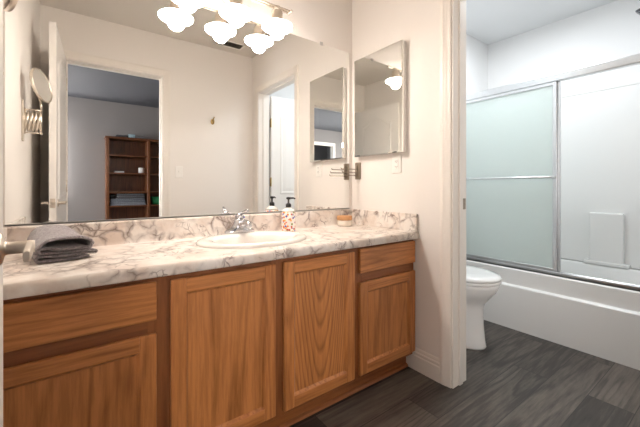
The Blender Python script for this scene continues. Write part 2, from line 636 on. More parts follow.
# trims: doorway to bedroom, opening to toilet room, hall doorway
struct('trim_1', casing('x', YF, 1, DX0, DX1, DZ), M['trim'])
struct('trim_2', casing('x', YO, -1, DX0, DX1, DZ), M['trim'])
struct('trim_3', B(*jamb_boxes('x', YO, YF, DX0, DX1, DZ, (YO + 0.02, YF - 0.045))), M['trim'])
bm = casing('y', XW, -1, OY0, OY1, OZ)
struct('trim_4', bm, M['trim'])
struct('trim_5', casing('y', XT, 1, OY0, OY1, OZ), M['trim'])
t6 = struct('trim_6', B(*jamb_boxes('y', XW, XT, OY0, OY1, OZ, (XW + 0.05, XT - 0.045))), M['trim'])
obj('strike_plate', B((XT - 0.036, XT - 0.008, OY1 - 0.0065, OY1 - 0.0035, 0.95, 1.01, 0.0008, 1)), M['bronze'], t6, 'dark bronze strike plate')
struct('trim_7', casing('x', BY, 1, HX0, HX1, HZ), M['trim'])
struct('trim_8', B(*jamb_boxes('x', BY - 0.1, BY, HX0, HX1, HZ, (BY - 0.06, BY - 0.03))), M['trim'])


def baseboard(name, along, face, out, u0, u1, mat, h=0.126):
    bm = bmesh.new()
    prof = [(0, 0), (0.016, 0), (0.016, h * 0.66), (0.011, h * 0.70), (0.013, h * 0.76), (0.013, h * 0.82), (0.007, h * 0.86), (0.007, h * 0.93), (0.004, h), (0, h)]
    if along == 'y':
        prism(bm, [(face + out * d, u0, z) for d, z in prof], (0, u1 - u0, 0))
    else:
        prism(bm, [(u0, face + out * d, z) for d, z in prof], (u1 - u0, 0, 0))
    struct(name, bm, mat)


KB = Y(1.279)
baseboard('baseboard_right', 'y', XW, -1, OY1 + 0.068, KB, M['trim'])
baseboard('baseboard_left', 'y', XL, 1, YF, KB, M['trim'])
baseboard('baseboard_front', 'x', YF, 1, DX1 + 0.068, XW, M['trim'])
baseboard('baseboard_toilet_end', 'x', YB, -1, XT + 0.004, 2.64, M['trim'])
baseboard('baseboard_toilet_side', 'y', XT + 0.004, 1, OY1 + 0.068, YB, M['trim'])
baseboard('baseboard_bedroom_far', 'x', BY, 1, HX1 + 0.068, BX1, M['trim'])
baseboard('baseboard_bedroom_left', 'y', BX0, 1, BY, YO, M['trim'])

# ------------------------------------------------------------------ doors (leaf in local frame: u along width from the hinge, t thickness, z)


def door_leaf_mesh(P, w, t, z0, z1):
    """P(u, s, z) -> world point; raised arch-top panel over a square panel, on both faces"""
    bm = bmesh.new()
    loft(bm, [[P(u, s, z) for u, s in ((0, 0), (w, 0), (w, t), (0, t))] for z in (z0, z1)])
    for f in bm.faces:
        f.smooth = False
    m = 0.115
    a0, a1 = m, w - m
    zb0, zb1 = z0 + 0.20, z0 + 0.80
    zt0, zt1 = z0 + 0.98, z1 - 0.22
    rise = 0.10

    def outline(ins, low, high, arch):
        pts = [(a0 + ins, low + ins), (a1 - ins, low + ins), (a1 - ins, high - ins)]
        if arch:
            for k in range(1, 16):
                q = k / 16
                uu = (a1 - ins) + (a0 - a1 + 2 * ins) * q
                pts.append((uu, high - ins + rise * 0.5 * (1 - math.cos(2 * PI * q))))
        pts.append((a0 + ins, high - ins))
        return pts
    for side in (0, 1):
        for low, high, arch in ((zb0, zb1, False), (zt0, zt1, True)):
            levels = ((0.0, 0.0), (0.008, 0.006), (0.022, 0.006), (0.034, 0.001), (0.075, 0.005))
            rings = []
            for ins, h in levels:
                s = -h if side == 0 else t + h
                rings.append([P(u, s, z) for u, z in outline(ins, low, high, arch)])
            loft(bm, rings, False, True)
    for f in bm.faces:
        f.smooth = False
    return bm


def lever_set(P, w, t, z, parent, mat, direction=-1):
    """lever handle, rose on each face and the latch plate in the edge"""
    ub = w - 0.070
    for side in (0, 1):
        sg = -1 if side == 0 else 1
        s0 = 0 if side == 0 else t
        h = bmesh.new()
        c = Vector(P(ub, s0, z))
        ax = Vector(P(ub, s0 + sg, z)) - c
        lathe(h, c, ax, [(0.027, 0), (0.027, 0.003), (0.023, 0.006), (0.0125, 0.008), (0.0105, 0.011), (0.0105, 0.034), (0.0112, 0.040), (0.0100, 0.046)], 28)
        du = (Vector(P(ub + direction, s0, z)) - c)
        # flat lever blade pointing away from the latch
        rings = []
        for q, hw, ht in ((-0.12, 0.0035, 0.008), (0.0, 0.0055, 0.0105), (0.4, 0.005, 0.0095), (0.95, 0.0045, 0.009), (1.0, 0.0035, 0.0075)):
            p = c + ax * 0.040 + du * (0.108 * q)
            ring = []
            for k in range(12):
                a = 2 * PI * k / 12
                ca, sa = math.cos(a), math.sin(a)
                ring.append(p + ax * (hw * math.copysign(abs(ca) ** 0.5, ca)) + Vector((0, 0, ht * math.copysign(abs(sa) ** 0.5, sa))))
            rings.append(ring)
        loft(h, rings)
        obj('handle', h, mat, parent)
    l = bmesh.new()
    loft(l, [[P(w + e, s, zz) for s, zz in ((t / 2 - 0.013, z - 0.03), (t / 2 + 0.013, z - 0.03), (t / 2 + 0.013, z + 0.03), (t / 2 - 0.013, z + 0.03))] for e in (0.0, 0.0025)])
    lathe(l, P(w, t / 2, z), Vector(P(w + 1, t / 2, z)) - Vector(P(w, t / 2, z)), [(0.009, 0), (0.009, 0.009), (0.007, 0.0115)], 16)
    obj('latch', l, mat, parent)


def hinges(P, t, zs, parent, mat, s_knuckle):
    for z in zs:
        h = bmesh.new()
        c = Vector(P(-0.006, s_knuckle, z))
        cyl(h, c - Vector((0, 0, 0.048)), c + Vector((0, 0, 0.048)), 0.0075, 14, bev=0.001)
        lathe(h, c + Vector((0, 0, 0.048)), (0, 0, 1), [(0.004, 0), (0.006, 0.004), (0.003, 0.009)], 12)
        loft(h, [[P(u, s, zz) for u, s in ((-0.004, 0.002), (-0.0005, 0.002), (-0.0005, t - 0.002), (-0.004, t - 0.002))] for zz in (z - 0.045, z + 0.045)])
        obj('hinge', h, mat, parent)


# door to the bedroom, swung open along the left wall
ang = math.radians(90 + 2.6)
hx, hy = DX0 + 0.004, YF + 0.004
ud = Vector((math.cos(ang), math.sin(ang), 0))
sd = Vector((math.cos(ang + PI / 2), math.sin(ang + PI / 2), 0))  # towards the left wall


def P1(u, s, z):
    v = Vector((hx, hy, 0)) + ud * u + sd * s
    return (v.x, v.y, z)


W1 = 0.738
d1 = thing('door_1', (hx, hy, 0), 'white bedroom door with arched panel swung open along the left wall', 'door', kind='structure')
obj('leaf', door_leaf_mesh(P1, W1, 0.038, 0.012, DZ - 0.006), M['door'], d1)
lever_set(P1, W1, 0.038, 0.968, d1, M['nickel'])
hinges(P1, 0.038, (0.25, 1.08, 1.93), d1, M['nickel'], 0.0)

# toilet room door, swung open into the toilet room
hx2, hy2 = XT + 0.036, OY0 - 0.004
ang2 = math.radians(-1.5)
ud2 = Vector((math.cos(ang2), math.sin(ang2), 0))
sd2 = Vector((math.cos(ang2 - PI / 2), math.sin(ang2 - PI / 2), 0))


def P2(u, s, z):
    v = Vector((hx2, hy2, 0)) + ud2 * u + sd2 * s
    return (v.x, v.y, z)


d2 = thing('door_2', (hx2, hy2, 0), 'white toilet room door with brass hinges seen ajar in the mirror', 'door', kind='structure')
obj('leaf', door_leaf_mesh(P2, 0.74, 0.036, 0.012, OZ - 0.006), M['door'], d2)
lever_set(P2, 0.74, 0.036, 0.968, d2, M['nickel'])
hinges(P2, 0.036, (0.25, 1.13, 1.80), d2, M['brass'], 0.0)
for o in [q for q in bpy.data.objects if q.parent == d2 and q.name.startswith('hinge')]:
    o['label'] = 'brass butt hinge'

# ------------------------------------------------------------------ vanity cabinet
CT = 0.81                       # counter top height
ZU = 0.770                      # underside of the counter
YFF = Y(1.235)                  # face frame front
YDR = Y(1.217)                  # door front
VX0, VX1 = XL + 0.003, XW - 0.003
van = thing('vanity_cabinet', ((VX0 + VX1) / 2, -0.27, 0), 'long honey oak vanity cabinet with four doors and two drawers', 'cabinet')
bm = B((VX0, VX0 + 0.016, YFF + 0.019, -0.002, 0.085, ZU), (VX1 - 0.016, VX1, YFF + 0.019, -0.002, 0.085, ZU),
       (VX0, VX1, YFF + 0.019, -0.002, 0.085, 0.101), (VX0, VX1, -0.010, -0.002, 0.085, ZU),
       (0.230, 0.246, YFF + 0.019, -0.01, 0.10, ZU - 0.02), (1.130, 1.146, YFF + 0.019, -0.01, 0.10, ZU - 0.02))
obj('carcass', bm, M['oak_dark'], van)
ff = bmesh.new()
y0, y1 = YFF, YFF + 0.019
for x0, x1 in ((VX0, -0.19), (0.190, 0.285), (0.655, 0.730), (1.095, 1.182), (1.565, VX1)):
    box(ff, x0, x1, y0, y1, 0.085, ZU, 0.001, 1, 0)
for x0, x1, z0, z1 in ((VX0, VX1, ZU - 0.045, ZU), (VX0, VX1, 0.085, 0.135), (VX0, 0.24, 0.565, 0.640), (1.14, VX1, 0.570, 0.640)):
    box(ff, x0, x1, y0 + 0.0004, y1 - 0.0004, z0, z1, 0.001, 1, 1)
obj('face_frame', ff, [M['oak_dark'], M['oak_kick']], van)
bm = B((VX0, VX1, KB, KB + 0.016, 0.0, 0.095))
prism(bm, [(VX0, KB, 0.0), (VX0, KB - 0.016, 0.0), (VX0, KB - 0.016, 0.004), (VX0, KB - 0.0125, 0.011), (VX0, KB - 0.006, 0.0155), (VX0, KB, 0.017)], (VX1 - VX0, 0, 0))
obj('toe_kick', bm, M['oak_kick'], van)


def cab_door(x0, x1, z0, z1, panel_mat, rail=0.052):
    bm = bmesh.new()
    ya, yb = YDR, YFF
    box(bm, x0, x0 + rail, ya, yb, z0, z1, 0.004, 2, 0)
    box(bm, x1 - rail, x1, ya, yb, z0, z1, 0.004, 2, 0)
    for za, zb in ((z0, z0 + rail), (z1 - rail, z1)):
        box(bm, x0 + rail - 0.0015, x1 - rail + 0.0015, ya + 0.0006, yb, za, zb, 0.004, 2, 1)
    # sloping inner edge of the frame
    i = rail
    ring = lambda ins, y: [(x0 + ins, y, z0 + ins), (x1 - ins, y, z0 + ins), (x1 - ins, y, z1 - ins), (x0 + ins, y, z1 - ins)]
    loft(bm, [ring(i - 0.001, ya + 0.002), ring(i + 0.009, ya + 0.0125)], False, False)
    for f in bm.faces:
        f.smooth = False
    d = obj('door', bm, [M['oak_v'], M['oak_h']], van)
    p = bmesh.new()
    box(p, x0 + rail - 0.002, x1 - rail + 0.002, ya + 0.0115, yb - 0.001, z0 + rail - 0.002, z1 - rail + 0.002)
    obj('panel', p, panel_mat, d)
    return d


def drawer(x0, x1, z0, z1):
    bm = bmesh.new()
    box(bm, x0, x1, YDR, YFF, z0, z1, 0.005, 3)
    return obj('drawer', bm, M['oak_h'], van)


cab_door(VX0 + 0.018, 0.216, 0.108, 0.577, M['oak_panel'])
cab_door(0.2606, 0.671, 0.108, 0.748, M['oak_panel'])
cab_door(0.712, 1.119, 0.108, 0.748, M['oak_bold'])
cab_door(1.157, 1.599, 0.108, 0.583, M['oak_panel'])
drawer(VX0 + 0.018, 0.216, 0.622, 0.753)
drawer(1.157, 1.599, 0.630, 0.757)

# ------------------------------------------------------------------ countertop with a cut-out for the basin
SX, SY = 0.703, Y(1.494)        # basin centre
YN = Y(1.196)                   # nose of the counter
ct = thing('countertop', ((XL + XW) / 2, -0.28, ZU), 'cream laminate countertop with grey-brown marble veins', 'countertop')
bm = bmesh.new()
x0, x1 = XL + 0.001, XW - 0.001
yf = YN + 0.020
outer = [(x0, yf), (x1, yf), (x1, -0.001), (x0, -0.001)]
NE = 40
inner = [(SX + 0.232 * math.cos(2 * PI * k / NE), SY + 0.180 * math.sin(2 * PI * k / NE)) for k in range(NE)]
loops = []
for z in (CT, ZU):
    vo = [bm.verts.new((x, y, z)) for x, y in outer]
    vi = [bm.verts.new((x, y, z)) for x, y in inner]
    es = [bm.edges.new((vo[k], vo[(k + 1) % 4])) for k in range(4)] + [bm.edges.new((vi[k], vi[(k + 1) % NE])) for k in range(NE)]
    bmesh.ops.triangle_fill(bm, use_beauty=True, use_dissolve=False, edges=es)
    loops.append((vo, vi))
for a, b in zip(loops[0], loops[1]):
    n = len(a)
    for k in range(n):
        bm.faces.new((a[k], a[(k + 1) % n], b[(k + 1) % n], b[k]))
# rolled front edge
prof = [(yf, CT)]
for k in range(1, 8):
    a = PI / 2 * k / 8
    prof.append((YN + 0.014 - 0.014 * math.sin(a) + 0.0, CT - 0.014 + 0.014 * math.cos(a)))
prof += [(YN, CT - 0.016), (YN, ZU + 0.006), (YN + 0.003, ZU + 0.001), (YN + 0.007, ZU), (yf, ZU)]
prism(bm, [(x0, y, z) for y, z in prof], (x1 - x0, 0, 0), smooth=True)
obj('worktop', bm, M['marble'], ct)
bs = bmesh.new()
zs = 0.915
prof = [(-0.001, CT - 0.002), (-0.024, CT - 0.002), (-0.021, CT + 0.006), (-0.020, CT + 0.012), (-0.020, zs - 0.007), (-0.018, zs - 0.002), (-0.013, zs), (-0.001, zs)]
prism(bs, [(x0, y, z) for y, z in prof], (x1 - x0, 0, 0))
obj('backsplash', bs, M['marble'], ct)
for xa, xb in ((x0, x0 + 0.019), (x1 - 0.019, x1)):
    obj('side_splash', B((xa, xb, YN + 0.006, -0.018, CT - 0.001, zs, 0.004, 2)), M['marble'], ct)

# ------------------------------------------------------------------ basin


def ell(cx, cy, rx, ry, z, n=56):
    return [(cx + rx * math.cos(2 * PI * k / n), cy + ry * math.sin(2 * PI * k / n), z) for k in range(n)]


sink = thing('sink', (SX, SY, CT), 'oval bisque drop-in sink set in the marbled counter', 'sink')
bm = bmesh.new()
R = [ell(SX, SY, 0.274, 0.213, CT + 0.0005), ell(SX, SY, 0.275, 0.214, CT + 0.006), ell(SX, SY, 0.270, 0.209, CT + 0.014), ell(SX, SY, 0.257, 0.198, CT + 0.019),
     ell(SX, SY - 0.006, 0.228, 0.172, CT + 0.019), ell(SX, SY - 0.020, 0.207, 0.142, CT + 0.015), ell(SX, SY - 0.022, 0.198, 0.132, CT + 0.004),
     ell(SX, SY - 0.022, 0.188, 0.124, CT - 0.03), ell(SX, SY - 0.020, 0.16, 0.105, CT - 0.09), ell(SX, SY - 0.015, 0.10, 0.07, CT - 0.125), ell(SX, SY - 0.012, 0.024, 0.024, CT - 0.132)]
loft(bm, R, False, True)
# underside
R2 = [R[0], ell(SX, SY - 0.01, 0.222, 0.168, CT - 0.001), ell(SX, SY - 0.022, 0.200, 0.136, CT - 0.035), ell(SX, SY - 0.020, 0.172, 0.117, CT - 0.10), ell(SX, SY - 0.015, 0.11, 0.08, CT - 0.14), ell(SX, SY - 0.012, 0.03, 0.03, CT - 0.146)]
loft(bm, R2, False, True)
obj('basin', bm, M['bisque'], sink)
bm = bmesh.new()
lathe(bm, (SX, SY - 0.012, CT - 0.1325), (0, 0, 1), [(0.022, 0), (0.022, 0.003), (0.017, 0.004), (0.016, 0.002), (0.010, 0.002), (0.008, 0.006), (0.001, 0.007)], 24)
obj('drain', bm, M['chrome'], sink)

# ------------------------------------------------------------------ faucet
FX, FY, FZ = 0.700, SY + 0.176, CT + 0.0192
fa = thing('faucet', (FX, FY, FZ), 'chrome single lever faucet at the back of the oval sink', 'faucet')
bm = bmesh.new()
# long flared base plate, rising to the body
rings = []
for z, rx, ry in ((0, 0.082, 0.029), (0.010, 0.083, 0.030), (0.018, 0.074, 0.029), (0.027, 0.050, 0.029), (0.042, 0.036, 0.029), (0.062, 0.030, 0.028), (0.070, 0.028, 0.027), (0.075, 0.022, 0.022)):
    rings.append(ell(FX, FY, rx, ry, FZ + z, 36))
loft(bm, rings)
obj('body', bm, M['chrome'], fa)
bm = bmesh.new()
path = [(FX, FY - 0.012, FZ + 0.036), (FX, FY - 0.045, FZ + 0.050), (FX, FY - 0.080, FZ + 0.058), (FX, FY - 0.110, FZ + 0.056), (FX, FY - 0.122, FZ + 0.048), (FX, FY - 0.125, FZ + 0.036)]
tube(bm, path, [0.021, 0.0195, 0.0175, 0.0155, 0.0145, 0.0135], 16)
obj('spout', bm, M['chrome'], fa)
bm = bmesh.new()
lathe(bm, (FX, FY, FZ + 0.073), (0, 0, 1), [(0.021, 0), (0.024, 0.006), (0.024, 0.016), (0.019, 0.026), (0.008, 0.031)], 28)
tube(bm, [(FX, FY - 0.004, FZ + 0.094), (FX + 0.006, FY - 0.030, FZ + 0.108), (FX + 0.012, FY - 0.062, FZ + 0.119), (FX + 0.014, FY - 0.075, FZ + 0.121)], [0.010, 0.0085, 0.0075, 0.006], 12)
h = obj('handle', bm, M['chrome'], fa)
bm = bmesh.new()
lathe(bm, (FX + 0.017, FY - 0.0185, FZ + 0.082), (0.7, -0.7, 0), [(0.005, 0), (0.005, 0.0018), (0.003, 0.0025)], 14)
obj('temperature_dot', bm, paint('blue_enamel', (0.05, 0.09, 0.5), 0.2), h, 'small blue dot')

# ------------------------------------------------------------------ soap dispenser
SDX, SDY = 1.005, Y(1.672)
so = thing('soap_dispenser', (SDX, SDY, CT), 'white ceramic soap dispenser with orange floral pattern and black pump', 'soap dispenser')
bm = bmesh.new()
lathe(bm, (SDX, SDY, CT), (0, 0, 1), [(0.036, 0), (0.040, 0.003), (0.041, 0.010), (0.0415, 0.06), (0.041, 0.110), (0.038, 0.118)], 36)
obj('bottle', bm, M['floral'], so)
bm = bmesh.new()
lathe(bm, (SDX, SDY, CT + 0.118), (0, 0, 1), [(0.0385, 0), (0.039, 0.004), (0.034, 0.012), (0.022, 0.019), (0.016, 0.021), (0.015, 0.025)], 36)
obj('shoulder', bm, M['bisque'], so, 'plain cream shoulder')
bm = bmesh.new()
z = CT + 0.143
lathe(bm, (SDX, SDY, z), (0, 0, 1), [(0.016, 0), (0.0165, 0.016), (0.013, 0.022), (0.008, 0.024), (0.0055, 0.026), (0.0055, 0.046), (0.013, 0.048), (0.013, 0.058), (0.008, 0.061)], 24)
tube(bm, [(SDX, SDY, z + 0.054), (SDX + 0.025, SDY - 0.014, z + 0.055), (SDX + 0.036, SDY - 0.020, z + 0.050)], [0.006, 0.005, 0.0042], 10)
obj('pump', bm, M['black'], so)

# ------------------------------------------------------------------ candle jar
CX, CY = 1.462, Y(1.695)
cj = thing('candle_jar', (CX, CY, CT), 'short cream candle jar with a tan wooden lid in the counter corner', 'jar')
bm = bmesh.new()
lathe(bm, (CX, CY, CT), (0, 0, 1), [(0.044, 0), (0.049, 0.004), (0.050, 0.010), (0.050, 0.036), (0.048, 0.039)], 36)
obj('jar', bm, M['wax'], cj)
bm = bmesh.new()
lathe(bm, (CX, CY, CT + 0.039), (0, 0, 1), [(0.046, 0), (0.051, 0.001), (0.052, 0.004), (0.052, 0.026), (0.050, 0.029)], 36)
obj('lid', bm, M['cork'], cj)

# ------------------------------------------------------------------ folded towel on the counter
TW, TD = 0.186, 0.245
tx, ty, ta = -0.116, Y(1.440), math.radians(13)
path = []


def arc(cx, cz, r, a0, a1, n=7):
    return [(cx + r * math.cos(math.radians(a0 + (a1 - a0) * k / n)), cz + r * math.sin(math.radians(a0 + (a1 - a0) * k / n))) for k in range(n + 1)]


def line(xa, za, xb, zb, n=6):
    return [(xa + (xb - xa) * k / n, za + (zb - za) * k / n) for k in range(1, n)]


# seen from the front: a long strip folded back and forth
path += [(0.160, 0.0075)] + line(0.160, 0.0075, 0.014, 0.0055, 8) + arc(0.012, 0.0145, 0.009, 270, 90) + line(0.012, 0.0235, 0.176, 0.0175, 8)
path += arc(0.178, 0.0225, 0.005, -90, 90) + line(0.178, 0.0275, 0.020, 0.0335, 8) + arc(0.018, 0.0415, 0.008, 270, 90) + line(0.018, 0.0495, 0.156, 0.0385, 8)
path += arc(0.160, 0.0435, 0.005, -90, 30) + [(0.170, 0.055), (0.164, 0.065), (0.148, 0.0735), (0.12, 0.080), (0.09, 0.083), (0.06, 0.0815), (0.035, 0.0745), (0.016, 0.0640), (0.004, 0.050), (-0.002, 0.034)]
rng = random.Random(3)
NS = 16
th = 0.0042
bm = bmesh.new()
cols = []
for i in range(NS + 1):
    q = i / NS
    lift = 1.0 + 0.30 * (q ** 1.5)
    wob = 0.0022 * math.sin(q * 9.0)
    ring_o, ring_i = [], []
    for k, (u, z) in enumerate(path):
        pa = path[max(k - 1, 0)]
        pb = path[min(k + 1, len(path) - 1)]
        t = Vector((pb[0] - pa[0], pb[1] - pa[1])).normalized()
        nrm = Vector((-t.y, t.x))
        narrow = (u - 0.09) * (0.96 - 0.16 * q) + 0.09
        zz = z * lift + 0.0025 * math.sin(u * 55 + q * 6) * min(1, z / 0.03)
        dep = q * TD + 0.006 * math.sin(u * 40 + z * 70) * (1 - q)
        for ring, sg in ((ring_o, 1), (ring_i, -1)):
            ring.append(Vector((tx + narrow + nrm.x * th * sg + wob * (z / 0.09), ty + dep, CT + 0.001 + max(0.0, zz + nrm.y * th * sg))))
    cols.append(ring_o + ring_i[::-1])
loft(bm, cols)
towel = obj('towel', bm, M['towel'], None, 'dark grey terry towel folded in layers on the left of the counter', 'towel', smooth=True, rot=(ta, (tx, ty, 0)))

# ------------------------------------------------------------------ big wall mirror
MX0, MX1, MZ0, MZ1 = -0.229, 1.575, 0.922, 2.04
mi = thing('wall_mirror', ((MX0 + MX1) / 2, 0, MZ0), 'large frameless plate mirror above the vanity backsplash', 'mirror')
obj('glass', B((MX0, MX1, -0.006, -0.0015, MZ0, MZ1)), M['mirror'], mi)
obj('bottom_channel', B((MX0, MX1, -0.0085, -0.0065, MZ0 - 0.005, MZ0 + 0.002), (MX0, MX1, -0.0085, -0.001, MZ0 - 0.0065, MZ0 - 0.0005)), M['channel'], mi)
for x in (0.12, 1.325):
    obj('clip', B((x - 0.011, x + 0.011, -0.0085, -0.0065, MZ1 - 0.010, MZ1 + 0.012, 0.0006, 1), (x - 0.011, x + 0.011, -0.0085, -0.001, MZ1 + 0.001, MZ1 + 0.012, 0.0006, 1)), M['channel'], mi)

# ------------------------------------------------------------------ medicine cabinet on the partition
cy0, cy1, cz0, cz1 = Y(1.285), Y(1.712), 1.284, 1.958
mc = thing('medicine_cabinet', (XW, (cy0 + cy1) / 2, cz0), 'mirrored medicine cabinet on the cream wall beside the large mirror', 'medicine cabinet')
obj('body', B((1.578, XW - 0.001, cy0 + 0.004, cy1 - 0.004, cz0 + 0.004, cz1 - 0.004, 0.002, 1)), M['plastic'], mc)
bm = bmesh.new()


def mring(ins, x):
    return [(x, cy0 + ins, cz0 + ins), (x, cy1 - ins, cz0 + ins), (x, cy1 - ins, cz1 - ins), (x, cy0 + ins, cz1 - ins)]


loft(bm, [mring(0, 1.577), mring(0, 1.5685), mring(0.008, 1.566)], True, True)
for f in bm.faces:
    f.smooth = False
obj('mirror_door', bm, M['mirror2'], mc)

# ------------------------------------------------------------------ outlet, swing-arm rack
oy, oz = Y(1.362), 1.217
ou = thing('wall_outlet', (XW, oy, oz - 0.06), 'white electrical outlet on the wall under the medicine cabinet', 'outlet')
obj('plate', B((XW - 0.0055, XW - 0.0002, oy - 0.036, oy + 0.036, oz - 0.058, oz + 0.058, 0.0025, 2)), M['plastic'], ou)
obj('receptacle', B((XW - 0.0085, XW - 0.005, oy - 0.0165, oy + 0.0165, oz - 0.033, oz + 0.033, 0.0015, 1)), M['plastic'], ou)
bm = bmesh.new()
for dz in (-0.017, 0.017):
    for dy, hh in ((-0.0065, 0.0045), (0.0065, 0.0038)):
        box(bm, XW - 0.0089, XW - 0.0083, oy + dy - 0.0013, oy + dy + 0.0013, oz + dz - hh, oz + dz + hh)
    cyl(bm, (XW - 0.0089, oy, oz + dz - 0.0085), (XW - 0.0083, oy, oz + dz - 0.0085), 0.0023, 10)
obj('slots', bm, M['dark'], ou)

ry, rz = Y(1.712), 1.187
ra = thing('towel_rack', (XW, ry, rz - 0.06), 'small bronze wall rack with three thin swing arms near the corner', 'rack')
bm = B((XW - 0.010, XW - 0.0002, ry - 0.028, ry + 0.028, rz - 0.06, rz + 0.06, 0.005, 3))
cyl(bm, (XW - 0.020, ry, rz - 0.042), (XW - 0.020, ry, rz + 0.042), 0.006, 14, bev=0.001)
for dz in (-0.040, 0.040):
    box(bm, XW - 0.025, XW - 0.008, ry - 0.006, ry + 0.006, rz + dz - 0.004, rz + dz + 0.004, 0.001, 1)
obj('plate', bm, M['bronze'], ra)
for k, (dz, a) in enumerate(((0.012, 9), (-0.010, -2), (-0.032, -14))):
    a = math.radians(a)
    dx, dy = -math.cos(a), math.sin(a) * 0.5
    c = Vector((XW - 0.020, ry, rz + dz))
    bm = bmesh.new()
    cyl(bm, c - Vector((0, 0, 0.006)), c + Vector((0, 0, 0.006)), 0.008, 14)
    e = c + Vector((dx, dy, -0.06 * 0.18)) * 0.13
    tube(bm, [c, c.lerp(e, 0.5), e, e + Vector((dx * 0.006, 0, 0.009))], 0.0030, 10)
    obj('arm', bm, M['bronze'], ra)

# ------------------------------------------------------------------ vanity light
LX = (0.430, 0.675, 0.920)
LY, LZ = Y(1.657), 2.100
vl = thing('vanity_light', (0.675, 0, LZ), 'brushed nickel vanity light bar with three glowing opal glass shades', 'lamp')
bm = bmesh.new()
lathe(bm, (0.675, -0.0005, LZ + 0.055), (0, -1, 0), [(0.062, 0), (0.062, 0.006), (0.055, 0.014), (0.030, 0.022), (0.018, 0.026)], 36)
obj('backplate', bm, M['nickel'], vl)
for sgn in (-1, 1):
    bm = bmesh.new()
    tube(bm, [(0.675 + sgn * 0.012, -0.020, LZ + 0.055), (0.675 + sgn * 0.03, -0.055, LZ + 0.066), (0.675 + sgn * 0.06, -0.09, LZ + 0.058), (0.675 + sgn * 0.085, LY + 0.012, LZ + 0.028), (0.675 + sgn * 0.09, LY + 0.004, LZ + 0.004)], 0.0065, 12)
    obj('bracket_arm', bm, M['nickel'], vl)
for dy in (-0.011, 0.011):
    bm = bmesh.new()
    cyl(bm, (0.345, LY + dy, LZ), (1.005, LY + dy, LZ), 0.0058, 14, bev=0.001)
    obj('rod', bm, M['nickel'], vl)
for x in (0.345, 1.005):
    bm = bmesh.new()
    cyl(bm, (x, LY - 0.024, LZ), (x, LY + 0.024, LZ), 0.0075, 14, bev=0.002)
    obj('end_cap', bm, M['nickel'], vl)
for x in LX:
    bm = bmesh.new()
    lathe(bm, (x, LY, LZ + 0.010), (0, 0, -1), [(0.012, 0), (0.017, 0.004), (0.017, 0.022), (0.013, 0.026), (0.014, 0.030), (0.030, 0.034), (0.032, 0.040), (0.032, 0.090), (0.034, 0.095), (0.034, 0.099)], 28)
    f = obj('fitter', bm, M['nickel'], vl)
    bm = bmesh.new()
    pr = [(0.030, 0.0), (0.060, -0.006), (0.080, -0.012), (0.088, -0.019), (0.086, -0.027), (0.070, -0.036), (0.052, -0.043), (0.044, -0.052), (0.041, -0.064), (0.034, -0.077), (0.022, -0.087), (0.010, -0.0905), (0.001, -0.092)]
    # the bulb sits low: the lower bowl glows harder than the shoulder above it
    lathe(bm, (x, LY, LZ - 0.088), (0, 0, 1), pr[:4], 40, cap=False, mi=1)
    lathe(bm, (x, LY, LZ - 0.088), (0, 0, 1), pr[3:], 40, cap=False, mi=0)
    bmesh.ops.remove_doubles(bm, verts=bm.verts[:], dist=1e-5)
    obj('lamp_shade', bm, [M['opal'], M['opal_top']], vl)

# ------------------------------------------------------------------ swing-out shaving mirror on the left wall (seen in the big mirror)
by_, bz_ = Y(1.18), 1.43
mm = thing('shaving_mirror', (XL, by_, bz_), 'round extending shaving mirror on the left wall seen in the big mirror', 'mirror')
obj('mount', B((XL + 0.0003, XL + 0.010, by_ - 0.014, by_ + 0.014, bz_ - 0.11, bz_ + 0.11, 0.003, 2)), M['nickel'], mm)
bm = bmesh.new()
for k in range(4):
    xa = XL + 0.012 + k * 0.0165
    for s in (-1, 1):
        tube(bm, [(xa, by_ + s * 0.003, bz_ - s * 0.055), (xa + 0.0165, by_ + s * 0.003, bz_ + s * 0.055)], 0.0062, 8)
for x in (XL + 0.012, XL + 0.080):
    cyl(bm, (x, by_, bz_ - 0.070), (x, by_, bz_ + 0.070), 0.0045, 10)
for dz in (-0.062, 0.062):
    cyl(bm, (XL + 0.005, by_, bz_ + dz), (XL + 0.086, by_, bz_ + dz), 0.0040, 10)
obj('scissor_arm', bm, M['nickel'], mm)
mcx = Vector((XL + 0.082, by_, 1.632))
mn = Vector((0.88, 0.36, 0.17)).normalized()
bm = bmesh.new()
lathe(bm, mcx, mn, [(0.090, -0.008), (0.094, -0.004), (0.094, 0.004), (0.089, 0.007), (0.085, 0.004), (0.085, -0.006)], 48, cap=False)
lathe(bm, mcx, mn, [(0.088, -0.0075), (0.060, -0.012), (0.001, -0.013)], 48)
tube(bm, [(XL + 0.080, by_, bz_ + 0.062), (XL + 0.078, by_ - 0.002, bz_ + 0.10), (mcx.x - 0.006, by_ - 0.014, 1.545), tuple(mcx - mn * 0.014 - Vector((0, 0, 0.06)))], 0.0055, 10)
obj('rim', bm, M['nickel'], mm)
bm = bmesh.new()
lathe(bm, mcx, mn, [(0.0865, 0.001), (0.0865, 0.003)], 48)
obj('glass', bm, M['mirror2'], mm)

